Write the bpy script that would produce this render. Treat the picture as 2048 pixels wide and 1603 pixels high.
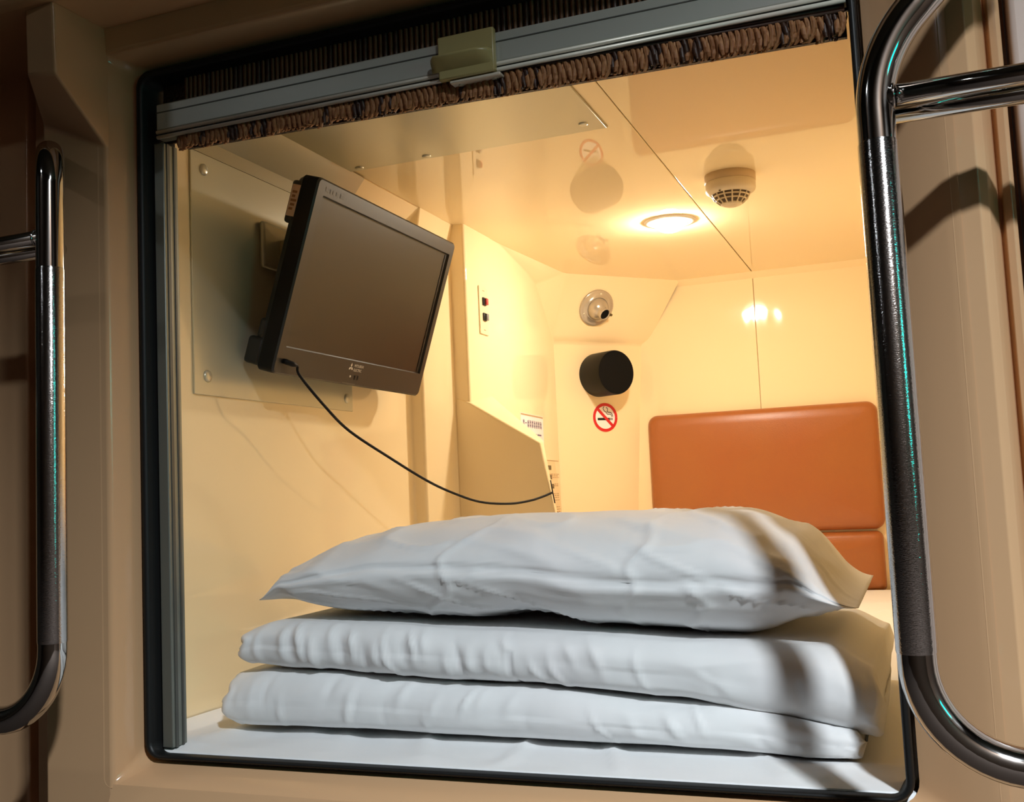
import bpy, bmesh, math, random
from mathutils import Vector, Matrix, noise

random.seed(7)
for o in list(bpy.data.objects):
    bpy.data.objects.remove(o)
S = bpy.context.scene
COL = S.collection

# ------------------------------------------------------------------ camera
# world: X to the right along the capsule front, Y into the capsule, Z up (corridor floor = 0)
cd = bpy.data.cameras.new('camera')
cam = bpy.data.objects.new('camera', cd)
COL.objects.link(cam)
cd.sensor_fit = 'HORIZONTAL'
cd.sensor_width = 36.0
cd.lens = 36.87
cd.clip_start = 0.02
_R = Matrix(((0.93150559, 0.07312421, 0.35630069),
             (0.36098732, -0.0658558, -0.93024253),
             (-0.04455878, 0.99514615, -0.08774195)))
cam.matrix_world = Matrix.Translation((0.5, -1.15, 0.70)) @ _R.to_4x4()
S.camera = cam

# ------------------------------------------------------------------ world, exposure
w = bpy.data.worlds.new('world')
S.world = w
w.use_nodes = True
w.node_tree.nodes['Background'].inputs[0].default_value = (0.9, 0.95, 1.0, 1)
w.node_tree.nodes['Background'].inputs[1].default_value = 0.01
S.view_settings.view_transform = 'Standard'
S.view_settings.look = 'None'
S.view_settings.exposure = 0.0
S.view_settings.gamma = 1.0
S.view_settings.use_curve_mapping = False
S.cycles.max_bounces = 5
S.cycles.diffuse_bounces = 5
S.cycles.glossy_bounces = 3
S.cycles.caustics_reflective = False
S.cycles.caustics_refractive = False
S.cycles.adaptive_threshold = 0.05
S.cycles.sample_clamp_indirect = 6.0

LAMP_IN = 480.0        # ceiling lamp inside the capsule, emission of its diffuser
LAMP_OUT = 122.0       # corridor downlight, watts
LAMP_FAR = 1.5        # the next corridor downlight along

# ------------------------------------------------------------------ materials
def mat(name, base, rough=0.4, metal=0.0, spec=0.5, bump=None, vary=None, emis=None, coat=0.0, trans=0.0, sheen=0.0, stretch=None):
    """bump=(scale, strength, distance) ; vary=(scale, amount, colour2)"""
    m = bpy.data.materials.new(name)
    m.use_nodes = True
    nt = m.node_tree
    b = nt.nodes['Principled BSDF']
    b.inputs['Base Color'].default_value = (*base, 1)
    b.inputs['Roughness'].default_value = rough
    b.inputs['Metallic'].default_value = metal
    b.inputs['Specular IOR Level'].default_value = spec
    b.inputs['Coat Weight'].default_value = coat
    b.inputs['Sheen Weight'].default_value = sheen
    if emis:
        b.inputs['Emission Color'].default_value = (*emis[0], 1)
        b.inputs['Emission Strength'].default_value = emis[1]
    tc = nt.nodes.new('ShaderNodeTexCoord')
    src = tc.outputs['Object']
    if stretch:
        mp = nt.nodes.new('ShaderNodeMapping')
        mp.inputs['Scale'].default_value = stretch
        nt.links.new(src, mp.inputs['Vector'])
        src = mp.outputs['Vector']
    if vary:
        n = nt.nodes.new('ShaderNodeTexNoise')
        n.inputs['Scale'].default_value = vary[0]
        n.inputs['Detail'].default_value = 2
        nt.links.new(src, n.inputs['Vector'])
        mx = nt.nodes.new('ShaderNodeMix')
        mx.data_type = 'RGBA'
        mx.inputs[6].default_value = (*base, 1)
        mx.inputs[7].default_value = (*vary[2], 1)
        rp = nt.nodes.new('ShaderNodeMapRange')
        rp.inputs['From Min'].default_value = 0.35
        rp.inputs['From Max'].default_value = 0.7
        rp.inputs['To Max'].default_value = vary[1]
        nt.links.new(n.outputs['Fac'], rp.inputs['Value'])
        nt.links.new(rp.outputs['Result'], mx.inputs[0])
        nt.links.new(mx.outputs[2], b.inputs['Base Color'])
    if bump:
        n = nt.nodes.new('ShaderNodeTexNoise')
        n.inputs['Scale'].default_value = bump[0]
        n.inputs['Detail'].default_value = 1
        nt.links.new(src, n.inputs['Vector'])
        bp = nt.nodes.new('ShaderNodeBump')
        bp.inputs['Strength'].default_value = bump[1]
        bp.inputs['Distance'].default_value = bump[2]
        nt.links.new(n.outputs['Fac'], bp.inputs['Height'])
        nt.links.new(bp.outputs['Normal'], b.inputs['Normal'])
    if trans:
        b.inputs['Subsurface Weight'].default_value = trans
        b.inputs['Subsurface Radius'].default_value = (0.02, 0.015, 0.01)
    return m

M = {}
M['shell'] = mat('shell_beige', (0.63, 0.38, 0.205), 0.14, bump=(9, 0.03, 0.01), vary=(3, 0.25, (0.57, 0.35, 0.19)))
M['shell2'] = mat('shell_pink', (0.60, 0.47, 0.40), 0.25)
M['cream'] = mat('capsule_cream', (0.94, 0.77, 0.49), 0.045, bump=(5, 0.02, 0.012), vary=(2.5, 0.2, (0.92, 0.74, 0.46)))
M['creamback'] = mat('capsule_cream_wavy', (0.94, 0.77, 0.49), 0.06, bump=(6, 0.5, 0.012), vary=(2.5, 0.2, (0.92, 0.74, 0.46)), stretch=(1.5, 1, 0.5))
M['creamceil'] = mat('capsule_cream_ceiling', (0.94, 0.77, 0.49), 0.015, bump=(3, 0.012, 0.012), vary=(2.5, 0.2, (0.92, 0.74, 0.46)))
M['steel'] = mat('painted_steel', (0.62, 0.585, 0.44), 0.28, 0.25, bump=(30, 0.03, 0.002), stretch=(1, 12, 1))
M['steeledge'] = mat('steel_edge', (0.42, 0.36, 0.22), 0.4, 0.3)
M['screw'] = mat('screw_head', (0.68, 0.64, 0.5), 0.3, 0.4)
M['chrome'] = mat('chrome', (0.62, 0.60, 0.58), 0.07, 1.0)
M['grip'] = mat('knurled_chrome', (0.60, 0.58, 0.57), 0.12, 1.0, bump=(1500, 0.35, 0.0005), stretch=(0.3, 0.3, 1))
M['rubber'] = mat('black_rubber', (0.008, 0.008, 0.008), 0.45, spec=0.3)
M['rail'] = mat('rail_aluminium', (0.22, 0.23, 0.20), 0.4, 0.6)
M['alu'] = mat('aluminium', (0.42, 0.43, 0.385), 0.38, 0.25, bump=(60, 0.05, 0.001), stretch=(0.05, 1, 1))
M['alulit'] = mat('lit_aluminium', (0.80, 0.76, 0.66), 0.35, 0.2)  # bar lips: light from inside the capsule put into a paler colour
M['aludark'] = mat('aluminium_groove', (0.10, 0.10, 0.09), 0.5, 0.5)
M['clip'] = mat('olive_plastic', (0.35, 0.29, 0.12), 0.35)
M['clear'] = mat('clear_plastic', (0.62, 0.55, 0.45), 0.15)
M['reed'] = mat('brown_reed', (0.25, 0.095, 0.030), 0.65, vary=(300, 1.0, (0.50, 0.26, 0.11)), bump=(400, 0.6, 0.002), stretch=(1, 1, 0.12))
M['reedshade'] = mat('brown_reed_shaded', (0.13, 0.055, 0.022), 0.5, vary=(160, 0.9, (0.24, 0.12, 0.05)), stretch=(1, 1, 0.12))  # darker copy of the reed, shade above the bar put into its colour
M['reeddark'] = mat('dark_reed', (0.035, 0.012, 0.006), 0.5, vary=(140, 0.6, (0.07, 0.03, 0.012)))
M['weave'] = mat('dark_weave', (0.028, 0.011, 0.006), 0.45, bump=(220, 0.8, 0.003))
M['cotton'] = mat('white_cotton', (0.80, 0.80, 0.80), 0.85, spec=0.2, bump=(38, 0.22, 0.004), sheen=0.1)
M['sheet'] = mat('white_sheet', (0.82, 0.82, 0.82), 0.85, spec=0.2, bump=(60, 0.15, 0.002))
M['leather'] = mat('brown_leather', (0.37, 0.125, 0.033), 0.34, bump=(380, 0.22, 0.001), vary=(5, 0.5, (0.36, 0.10, 0.03)))
M['tvblack'] = mat('tv_black', (0.012, 0.011, 0.010), 0.4)
M['tvbezel'] = mat('tv_bezel', (0.028, 0.024, 0.020), 0.36)
M['tvside'] = mat('tv_side', (0.004, 0.004, 0.004), 0.5, spec=0.25)
M['tvscreen'] = mat('tv_screen', (0.012, 0.010, 0.008), 0.30, spec=0.6)
M['silver'] = mat('silver_print', (0.75, 0.72, 0.66), 0.5)
M['greyprint'] = mat('grey_print', (0.11, 0.10, 0.085), 0.5)
M['label'] = mat('pale_label', (0.62, 0.42, 0.30), 0.6)
M['labelprint'] = mat('label_print', (0.28, 0.13, 0.06), 0.6)
M['black'] = mat('matte_black', (0.004, 0.0036, 0.003), 0.45, spec=0.25)
M['cable'] = mat('cable_black', (0.005, 0.004, 0.004), 0.6, spec=0.2)
M['nozzle'] = mat('nozzle_grey', (0.52, 0.46, 0.38), 0.22, 0.55)
M['hole'] = mat('hole_black', (0.003, 0.003, 0.003), 0.8, spec=0.15)
M['brass'] = mat('dark_brass', (0.16, 0.12, 0.05), 0.4, 0.6)
M['detector'] = mat('detector_cream', (0.74, 0.62, 0.44), 0.4)
M['detbase'] = mat('detector_base', (0.58, 0.42, 0.24), 0.45)
M['detslot'] = mat('detector_slot', (0.10, 0.06, 0.03), 0.7)
M['lamptrim'] = mat('lamp_trim', (0.78, 0.74, 0.68), 0.3)
M['lampglow'] = mat('lamp_diffuser', (0.9, 0.9, 0.9), 0.4, emis=((1.0, 0.89, 0.72), LAMP_IN))
M['plate'] = mat('switch_plate', (0.80, 0.66, 0.44), 0.35)
M['switchred'] = mat('switch_red', (0.45, 0.05, 0.05), 0.4)
M['switchgrey'] = mat('switch_grey', (0.20, 0.20, 0.21), 0.4)
M['paper'] = mat('white_paper', (0.86, 0.80, 0.80), 0.7)
M['papercream'] = mat('cream_paper', (0.88, 0.70, 0.42), 0.6)
M['purple'] = mat('purple_print', (0.16, 0.11, 0.22), 0.7)
M['darkprint'] = mat('dark_print', (0.16, 0.12, 0.06), 0.7)
M['paleprint'] = mat('faint_print', (0.50, 0.33, 0.17), 0.7)
M['signred'] = mat('sign_red', (0.62, 0.012, 0.016), 0.4)
M['signwhite'] = mat('sign_white', (0.92, 0.86, 0.86), 0.4)
M['signblack'] = mat('sign_black', (0.015, 0.015, 0.015), 0.5)
M['carpet'] = mat('corridor_carpet', (0.035, 0.022, 0.016), 0.95, bump=(300, 0.4, 0.003))
M['corrwall'] = mat('corridor_wall', (0.05, 0.032, 0.022), 0.45, vary=(2, 0.3, (0.04, 0.025, 0.018)))
M['corrceil'] = mat('corridor_ceiling', (0.08, 0.06, 0.045), 0.8)
M['teal'] = mat('teal_glow', (0.0, 0.3, 0.3), 0.4, emis=((0.0, 0.75, 0.62), 9.0))
M['lampwhite'] = mat('corridor_lamp_glass', (0.9, 0.9, 0.9), 0.4, emis=((0.90, 0.96, 1.0), 25.0))
M['dark'] = mat('dark_panel', (0.05, 0.03, 0.02), 0.4)

# ------------------------------------------------------------------ helpers
def tag(o, label=None, cat=None, group=None, kind=None):
    if label: o['label'] = label
    if cat: o['category'] = cat
    if group: o['group'] = group
    if kind: o['kind'] = kind
    return o

def thing(name, loc, label, cat, group=None):
    o = bpy.data.objects.new(name, None)
    o.empty_display_size = 0.05
    COL.objects.link(o)
    o.location = loc
    return tag(o, label, cat, group)

def gloc(o):
    # meshes carry world coordinates, only the empties of things are moved
    return o.location.copy() if o.type == 'EMPTY' else Vector((0, 0, 0))

def link(name, me, m, parent=None, smooth=False, bevel=0.0, seg=2, ang=30):
    o = bpy.data.objects.new(name, me)
    COL.objects.link(o)
    if m is not None:
        me.materials.append(M[m] if isinstance(m, str) else m)
    if parent is not None:
        o.parent = parent
        o.matrix_parent_inverse = Matrix.Translation(-gloc(parent))
    if smooth:
        me.polygons.foreach_set('use_smooth', [True] * len(me.polygons))
    if bevel:
        b = o.modifiers.new('bevel', 'BEVEL')
        b.width = bevel
        b.segments = seg
        b.limit_method = 'ANGLE'
        b.angle_limit = math.radians(ang)
        b.harden_normals = False
        me.polygons.foreach_set('use_smooth', [True] * len(me.polygons))
        me.set_sharp_from_angle(angle=math.radians(38))
    return o

def mk(name, verts, faces, m, parent=None, **k):
    merge = k.pop('merge', False)
    me = bpy.data.meshes.new(name)
    me.from_pydata([tuple(v) for v in verts], [], faces)
    bm = bmesh.new()
    bm.from_mesh(me)
    if merge:
        bmesh.ops.remove_doubles(bm, verts=bm.verts, dist=0.0004)
        bmesh.ops.dissolve_degenerate(bm, dist=0.0002, edges=bm.edges)
    bmesh.ops.recalc_face_normals(bm, faces=bm.faces)
    bm.to_mesh(me)
    bm.free()
    me.update()
    return link(name, me, m, parent, **k)

class G:
    """collects several shapes into one mesh"""
    def __init__(self): self.v = []; self.f = []
    def add(self, verts, faces):
        n = len(self.v)
        self.v += [Vector(p) for p in verts]
        self.f += [tuple(i + n for i in f) for f in faces]
        return self
    def box(self, a, b):
        (x0, y0, z0), (x1, y1, z1) = a, b
        return self.add([(x0,y0,z0),(x1,y0,z0),(x1,y1,z0),(x0,y1,z0),(x0,y0,z1),(x1,y0,z1),(x1,y1,z1),(x0,y1,z1)],
                        [(3,2,1,0),(4,5,6,7),(0,1,5,4),(1,2,6,5),(2,3,7,6),(3,0,4,7)])
    def quad(self, *p): return self.add(p, [tuple(range(len(p)))])
    def strip(self, A, B, closed=False):
        n = len(A)
        return self.add(list(A) + list(B), [(i, (i+1) % n, n + (i+1) % n, n + i) for i in range(n if closed else n - 1)])
    def obj(self, name, m, parent=None, **k): return mk(name, self.v, self.f, m, parent, **k)

def frame(n, up=Vector((0, 0, 1))):
    n = Vector(n).normalized()
    a = up.cross(n)
    if a.length < 1e-4: a = Vector((1, 0, 0)).cross(n)
    a.normalize()
    return a, n.cross(a), n          # right, up, normal

def tubemesh(pts, r, seg=20, caps=True, g=None):
    pts = [Vector(p) for p in pts]
    rr = r if isinstance(r, (list, tuple)) else [r] * len(pts)
    g = g or G()
    rings = []
    t0 = (pts[1] - pts[0]).normalized()
    a = t0.orthogonal().normalized()
    for i, p in enumerate(pts):
        t = ((pts[i+1] if i + 1 < len(pts) else p) - (pts[i-1] if i else p)).normalized()
        a = (a - t * a.dot(t)).normalized()
        b = t.cross(a)
        rings.append([p + (a * math.cos(2*math.pi*k/seg) + b * math.sin(2*math.pi*k/seg)) * rr[i] for k in range(seg)])
    n0 = len(g.v)
    V = [v for ring in rings for v in ring]
    F = []
    for i in range(len(rings) - 1):
        for k in range(seg):
            F.append((i*seg+k, i*seg+(k+1) % seg, (i+1)*seg+(k+1) % seg, (i+1)*seg+k))
    if caps:
        F.append(tuple(range(seg))[::-1])
        F.append(tuple((len(rings)-1)*seg + k for k in range(seg)))
    g.add(V, F)
    return g

def fillet(pts, rad, n=10):
    """polyline with rounded corners (arc approximated by a quadratic curve)"""
    pts = [Vector(p) for p in pts]
    out = [pts[0]]
    for i in range(1, len(pts) - 1):
        r = rad[i-1] if isinstance(rad, (list, tuple)) else rad
        p = pts[i]
        d0 = (pts[i-1] - p).normalized(); d1 = (pts[i+1] - p).normalized()
        half = d0.angle(d1) / 2
        l = r / math.tan(half)
        c = p + (d0 + d1).normalized() * (r / math.sin(half))
        a = p + d0 * l - c; b = p + d1 * l - c
        th = a.angle(b)
        for k in range(n + 1):
            u = k / n
            out.append(c + (a * math.sin((1-u)*th) + b * math.sin(u*th)) / math.sin(th))
    out.append(pts[-1])
    return out

def catmull(P, n=8):
    P = [Vector(p) for p in P]
    Q = [2*P[0]-P[1]] + P + [2*P[-1]-P[-2]]
    out = []
    for i in range(1, len(Q) - 2):
        for k in range(n):
            t = k / n
            out.append(0.5*((2*Q[i]) + (Q[i+1]-Q[i-1])*t + (2*Q[i-1]-5*Q[i]+4*Q[i+1]-Q[i+2])*t*t + (3*Q[i]-Q[i-1]-3*Q[i+1]+Q[i+2])*t**3))
    out.append(P[-1])
    return out

def lathe(profile, c, axis, seg=40, up=Vector((0, 0, 1)), g=None):
    """profile: (radius, height along axis)"""
    g = g or G()
    a, b, n = frame(axis, up)
    c = Vector(c)
    V = []; F = []
    for r, h in profile:
        for k in range(seg):
            th = 2*math.pi*k/seg
            V.append(c + n*h + (a*math.cos(th) + b*math.sin(th))*max(r, 1e-5))
    for i in range(len(profile) - 1):
        for k in range(seg):
            F.append((i*seg+k, i*seg+(k+1) % seg, (i+1)*seg+(k+1) % seg, (i+1)*seg+k))
    g.add(V, F)
    return g

def rrect(x0, x1, z0, z1, r, n=6):
    out = []
    for cx, cz, a0 in ((x1-r, z0+r, -90), (x1-r, z1-r, 0), (x0+r, z1-r, 90), (x0+r, z0+r, 180)):
        for k in range(n + 1):
            a = math.radians(a0 + 90*k/n)
            out.append((cx + r*math.cos(a), cz + r*math.sin(a)))
    return out

def lerp(tab, x):
    if x <= tab[0][0]: return tab[0][1]
    for (a, va), (b, vb) in zip(tab, tab[1:]):
        if x <= b:
            t = (x - a) / (b - a)
            t = t*t*(3-2*t)
            return va + (vb - va) * t
    return tab[-1][1]

# key dimensions
ZC = 1.34          # capsule ceiling
ZB = 0.385         # sheet on the mattress
YB = 2.08          # back wall
XR = 0.55          # far side wall of the capsule

# ================================================================== corridor
def structure(o): return tag(o, kind='structure')
structure(G().box((-2.6, -2.0, -0.05), (2.5, 0.6, 0.0)).obj('floor', 'carpet'))
structure(G().box((-2.6, -2.05, 2.30), (2.5, 0.1, 2.35)).obj('ceiling_corridor', 'corrceil'))
structure(G().box((-2.6, -2.05, 0.0), (2.5, -2.0, 2.30)).obj('wall_opposite', 'corrwall'))
structure(G().box((2.45, -2.0, 0.0), (2.5, 0.2, 2.30)).obj('wall_corridor_east', 'corrwall'))
structure(G().box((-2.6, -2.0, 0.0), (-2.55, 0.2, 2.30)).obj('wall_corridor_west', 'corrwall'))

def downlight(loc, watts, label, group):
    t = thing('corridor_downlight', loc, label, 'ceiling lamp', group)
    lathe([(0.0, 0.0), (0.13, 0.0), (0.13, -0.02), (0.10, -0.025), (0.095, -0.012), (0.0, -0.012)], loc, (0, 0, 1)).obj('housing', 'lamptrim', t, smooth=True)
    lathe([(0.0, -0.016), (0.092, -0.016), (0.092, -0.013), (0.0, -0.013)], loc, (0, 0, 1)).obj('diffuser', 'lampwhite', t, smooth=True)
    ld = bpy.data.lights.new('downlight_light', 'AREA')
    ld.shape = 'DISK'; ld.size = 0.17; ld.energy = watts; ld.spread = math.radians(135); ld.color = (0.86, 0.94, 1.0)
    lo = bpy.data.objects.new('downlight_light', ld)
    COL.objects.link(lo)
    lo.parent = t
    lo.location = (0, 0, -0.03)
    lo.rotation_euler = (0, 0, 0)
downlight(Vector((1.38, -1.80, 2.30)), LAMP_OUT, 'round white downlight in the corridor ceiling nearest the chrome ladder', 'corridor downlights')
downlight(Vector((-1.5, -1.80, 2.30)), LAMP_FAR, 'round white downlight in the corridor ceiling further along', 'corridor downlights')

gl = thing('exit_guide_lamp', (2.45, -1.32, 1.0), 'small teal glowing guide lamp on the corridor end wall', 'lamp')
G().box((2.42, -1.46, 0.90), (2.45, -1.18, 1.30)).obj('housing', 'lamptrim', gl, bevel=0.006)
G().box((2.414, -1.45, 0.91), (2.421, -1.19, 1.29)).obj('glow_panel', 'teal', gl)

# ================================================================== moulded capsule front
FX0, FX1, FZ0, FZ1 = -0.479, 0.474, 0.374, 1.308      # outer edge of the black gasket
RX0, RX1, RZ0, RZ1 = -0.494, 0.551, 0.350, 1.320      # ridge of the moulded reveal
def yr(z):     # how far the pillar comes forward
    return lerp([(1.192, -0.05), (1.262, -0.14)], z) if 1.192 < z < 1.262 else (-0.05 if z <= 1.192 else -0.14)
sh = G()
inner = rrect(FX0-0.004, FX1+0.004, FZ0-0.004, FZ1+0.004, 0.024)
outer = rrect(RX0, RX1, RZ0, RZ1, 0.006)
inn = [Vector((x, 0.004, z)) for x, z in inner]
mid = [Vector((a[0]*0.55 + b[0]*0.45, -0.018, a[1]*0.55 + b[1]*0.45)) for a, b in zip(inner, outer)]
near = [Vector((a[0]*0.12 + b[0]*0.88, -0.0435, a[1]*0.12 + b[1]*0.88)) for a, b in zip(inner, outer)]
rim_ = [Vector((x, -0.0492, z)) for x, z in rrect(RX0-0.005, RX1+0.003, RZ0-0.003, RZ1+0.003, 0.009)]
rim2 = [Vector((x, -0.0503, z)) for x, z in rrect(RX0-0.014, RX1+0.006, RZ0-0.003, RZ1+0.006, 0.012)]
sh.strip(inn, mid, True); sh.strip(mid, near, True); sh.strip(near, rim_, True); sh.strip(rim_, rim2, True)
WF = structure(sh.obj('wall_front', 'shell', merge=True, smooth=True))
WF.data.set_sharp_from_angle(angle=math.radians(50))
# left pillar with the overhang that takes the handrail
lp = G()
cols = []
for z1, y1, x2, y2, z2, x3 in ((0.0, -0.05, -0.604, -0.05, 0.0, -0.616), (RZ0, -0.05, -0.604, -0.05, RZ0, -0.616), (1.192, -0.05, -0.604, -0.05, 1.241, -0.616),
                      (1.262, -0.138, -0.550, -0.130, 1.272, -0.60), (1.356, -0.142, -0.547, -0.136, 1.356, -0.60)):
    cols.append([Vector((RX0+0.002, -0.046, z1)), Vector((RX0, y1, z1)), Vector((x2, y2, z2)), Vector((x3, 0.02, z2)),
                 Vector((-0.70, 0.03, z2)), Vector((-0.703, 0.05, z2)), Vector((-0.711, 0.05, z2)), Vector((-0.714, 0.028, z2)), Vector((-1.40, 0.028, z2))])
for A, B in zip(cols, cols[1:]): lp.strip(A, B)
lp.obj('pillar', 'shell', WF, merge=True, bevel=0.007, seg=3, ang=18)
# right pillar: ridge, fall-off, seam
rp_ = G()
prof = [(RX1-0.002, -0.047), (0.574, -0.054), (0.583, -0.048), (0.592, -0.028), (0.5935, -0.02), (0.5955, -0.02), (0.597, -0.030), (0.604, -0.034), (0.608, -0.030), (0.610, 0.01), (0.615, 0.01)]
rr_ = [[Vector((x, y + dy*(1 if i else 0), z)) for i, (x, y) in enumerate(prof)] for z, dy in ((0, 0), (1.20, 0), (1.27, -0.09), (1.356, -0.09))]
for A, B in zip(rr_, rr_[1:]): rp_.strip(A, B)
rp_.obj('pillar', 'shell', WF, merge=True, bevel=0.0045, seg=3, ang=12)
# front below the opening
ap = G()
apr = [(-0.0485, RZ0+0.001), (-0.062, RZ0-0.03), (-0.062, 0.0)]
for (ya, za), (yb_, zb) in zip(apr, apr[1:]):
    ap.strip([Vector((RX0, ya, za)), Vector((RX1, ya, za))], [Vector((RX0, yb_, zb)), Vector((RX1, yb_, zb))])
ap.obj('apron', 'shell', WF, merge=True, bevel=0.006, seg=3, ang=15)
# header and the lip of the capsule above
he = G()
he.strip([Vector((RX0, -0.049, RZ1)), Vector((RX1, -0.049, RZ1))], [Vector((RX0, -0.052, 1.356)), Vector((RX1, -0.052, 1.356))])
hp = [(0.10, 1.3555), (-0.150, 1.3565), (-0.162, 1.368), (-0.162, 2.30)]
for (ya, za), (yb_, zb) in zip(hp, hp[1:]):
    he.strip([Vector((-1.40, ya, za)), Vector((1.40, ya, za))], [Vector((-1.40, yb_, zb)), Vector((1.40, yb_, zb))])
he.obj('header', 'shell', WF, merge=True, bevel=0.006, seg=3, ang=18)
# neighbouring front panel at the ladder
structure(G().box((0.6155, -0.036, 0.0), (1.40, 0.02, 1.40)).obj('wall_front_panel', 'shell2', bevel=0.006, seg=3))

# black gasket and blind guide rails
gk = G()
prev = None
for inset, y in ((0.0, 0.012), (0.0, -0.005), (0.004, -0.010), (0.009, -0.010), (0.012, -0.006)):
    zi = inset * 0.5
    ring = [Vector((x, y, z)) for x, z in rrect(FX0+inset, FX1-inset*0.7, FZ0+zi, FZ1-inset, 0.022 - inset*0.5)]
    if prev: gk.strip(prev, ring, True)
    prev = ring
ring = [Vector((x, 0.05, z)) for x, z in rrect(FX0+0.020, FX1-0.008, FZ0+0.003, FZ1-0.016, 0.014)]
gk.strip(prev, ring, True)
structure(gk.obj('trim_1', 'rubber', merge=True, smooth=True))
x0, x1 = FX0+0.0205, FX0+0.037
o = structure(G().box((x0, 0.004, FZ0+0.012), (x1, 0.034, 1.206)).obj('trim_2', 'rail', bevel=0.0015))
for ya, yb_ in ((0.010, 0.0155), (0.024, 0.0275)):
    G().box((x1-0.0012, ya, FZ0+0.012), (x1+0.0012, yb_, 1.205)).obj('guide_groove', 'aludark', o)

# ================================================================== capsule interior shell
wl = G()
Zt = 1.30
def wallseg(a, b, z0, z1): wl.quad((a[0], a[1], z0), (b[0], b[1], z0), (b[0], b[1], z1), (a[0], a[1], z1))
P0, P1, P2, P3 = (-0.53, 0.036), (-0.53, 0.913), (-0.498, 0.916), (-0.498, 1.086)
P4, P5, P6 = (-0.461, 1.089), (-0.461, 1.24), (-0.503, 1.842)
wallseg(P0, P1, 0.1, Zt); wallseg(P1, P2, 0.1, Zt); wallseg(P2, P3, 0.1, Zt); wallseg(P3, P4, 0.1, 1.345); wallseg(P4, P5, 0.1, 1.345)
A = Vector((-0.491, 1.67, 1.30)); B = Vector((-0.500, 1.825, 1.167)); C = Vector((-0.424, 1.768, 1.345))
D = C + (Vector((-0.263, 2.083, 1.167)) - B)*1.155; Ee = Vector((-0.263, 2.083, 1.167))
wl.quad((P5[0], P5[1], 0.1), (P6[0], P6[1], 0.1), (P6[0], P6[1], 1.150), B, A, (P5[0], P5[1], 1.345))
wl.quad(A, B, C); wl.quad(A, C, (P5[0], P5[1], 1.345))
# coves up to the ceiling
wl.quad((-0.53, 0.036, Zt), (-0.53, 0.913, Zt), (-0.488, 0.913, ZC+0.004), (-0.488, 0.036, ZC+0.004))
wl.quad((-0.53, 0.913, Zt), (-0.498, 0.916, Zt), (-0.488, 0.913, ZC+0.004))
wl.quad((-0.498, 0.916, Zt), (-0.498, 1.086, Zt), (-0.488, 1.086, ZC+0.004), (-0.488, 0.913, ZC+0.004))
# corner column, ledge and slanted facet
wl.quad((-0.525, 1.835, 0.1), (-0.365, 2.083, 0.1), (-0.289, 2.083, 1.150), (-0.503, 1.842, 1.150))
wl.quad((-0.503, 1.842, 1.150), (-0.289, 2.083, 1.150), Ee, B)
wl.quad(B, Ee, D, C)
LW = structure(wl.obj('wall_left', 'cream', merge=True, bevel=0.006, seg=3, ang=15))
# tapered moulded fin below the switch console
fn = G()
front = [(-0.498, 0.388), (-0.234, 0.388), (-0.235, 0.40), (-0.260, 0.636), (-0.293, 0.811), (-0.461, 0.915), (-0.498, 0.93)]
back = [(-0.498, 0.388, 1.30), (-0.239, 0.388, 1.105), (-0.240, 0.40, 1.103), (-0.262, 0.638, 1.100), (-0.291, 0.818, 1.105), (-0.461, 0.940, 1.228), (-0.498, 0.96, 1.24)]
fn.add([(x, 1.085, z) for x, z in front], [tuple(range(7))])
fn.add([(x, y, z) for x, z, y in back], [tuple(range(7))])
fn.strip([(x, 1.085, z) for x, z in front], [(x, y, z) for x, z, y in back], True)
fn.obj('partition_fin', 'cream', LW, merge=True, bevel=0.004, seg=3)

BW = structure(G().box((-0.40, YB+0.006, 0.1), (XR+0.03, YB+0.03, ZC+0.03)).obj('wall_back', 'cream'))
for x0, x1 in ((-0.38, 0.0685), (0.0705, XR+0.02)):
    G().box((x0, YB, 0.1), (x1, YB+0.005, 1.327)).obj('wall_panel', 'creamback', BW, bevel=0.0012, seg=2)
G().quad((-0.20, YB+0.001, 1.322), (XR+0.02, YB+0.001, 1.322), (XR+0.02, YB-0.022, ZC+0.001), (-0.20, YB-0.022, ZC+0.001)).obj('cove', 'creamback', BW)
structure(G().box((XR, 0.036, 0.1), (XR+0.03, YB, ZC+0.02)).obj('wall_right', 'cream'))
CE = structure(G().box((-0.56, 0.0, ZC+0.012), (XR+0.03, YB+0.03, ZC+0.03)).obj('ceiling', 'cream'))
for x0, x1 in ((-0.489, 0.0695), (0.0715, XR+0.01)):
    G().box((x0, 0.036, ZC), (x1, YB, ZC+0.011)).obj('ceiling_panel', 'creamceil', CE, bevel=0.0012, seg=2)
fw = G()
fi = [Vector((x, 0.036, z)) for x, z in rrect(FX0+0.015, FX1-0.006, FZ0-0.012, FZ1-0.012, 0.012)]
fo = [Vector((x, 0.036, z)) for x, z in rrect(-0.54, XR+0.02, 0.1, ZC+0.02, 0.001)]
fw.strip(fi, fo, True)
structure(fw.obj('wall_front_inner', 'cream', merge=True))
structure(G().box((-0.54, 0.036, 0.08), (XR+0.02, YB, 0.11)).obj('floor_capsule', 'cream'))

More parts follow.
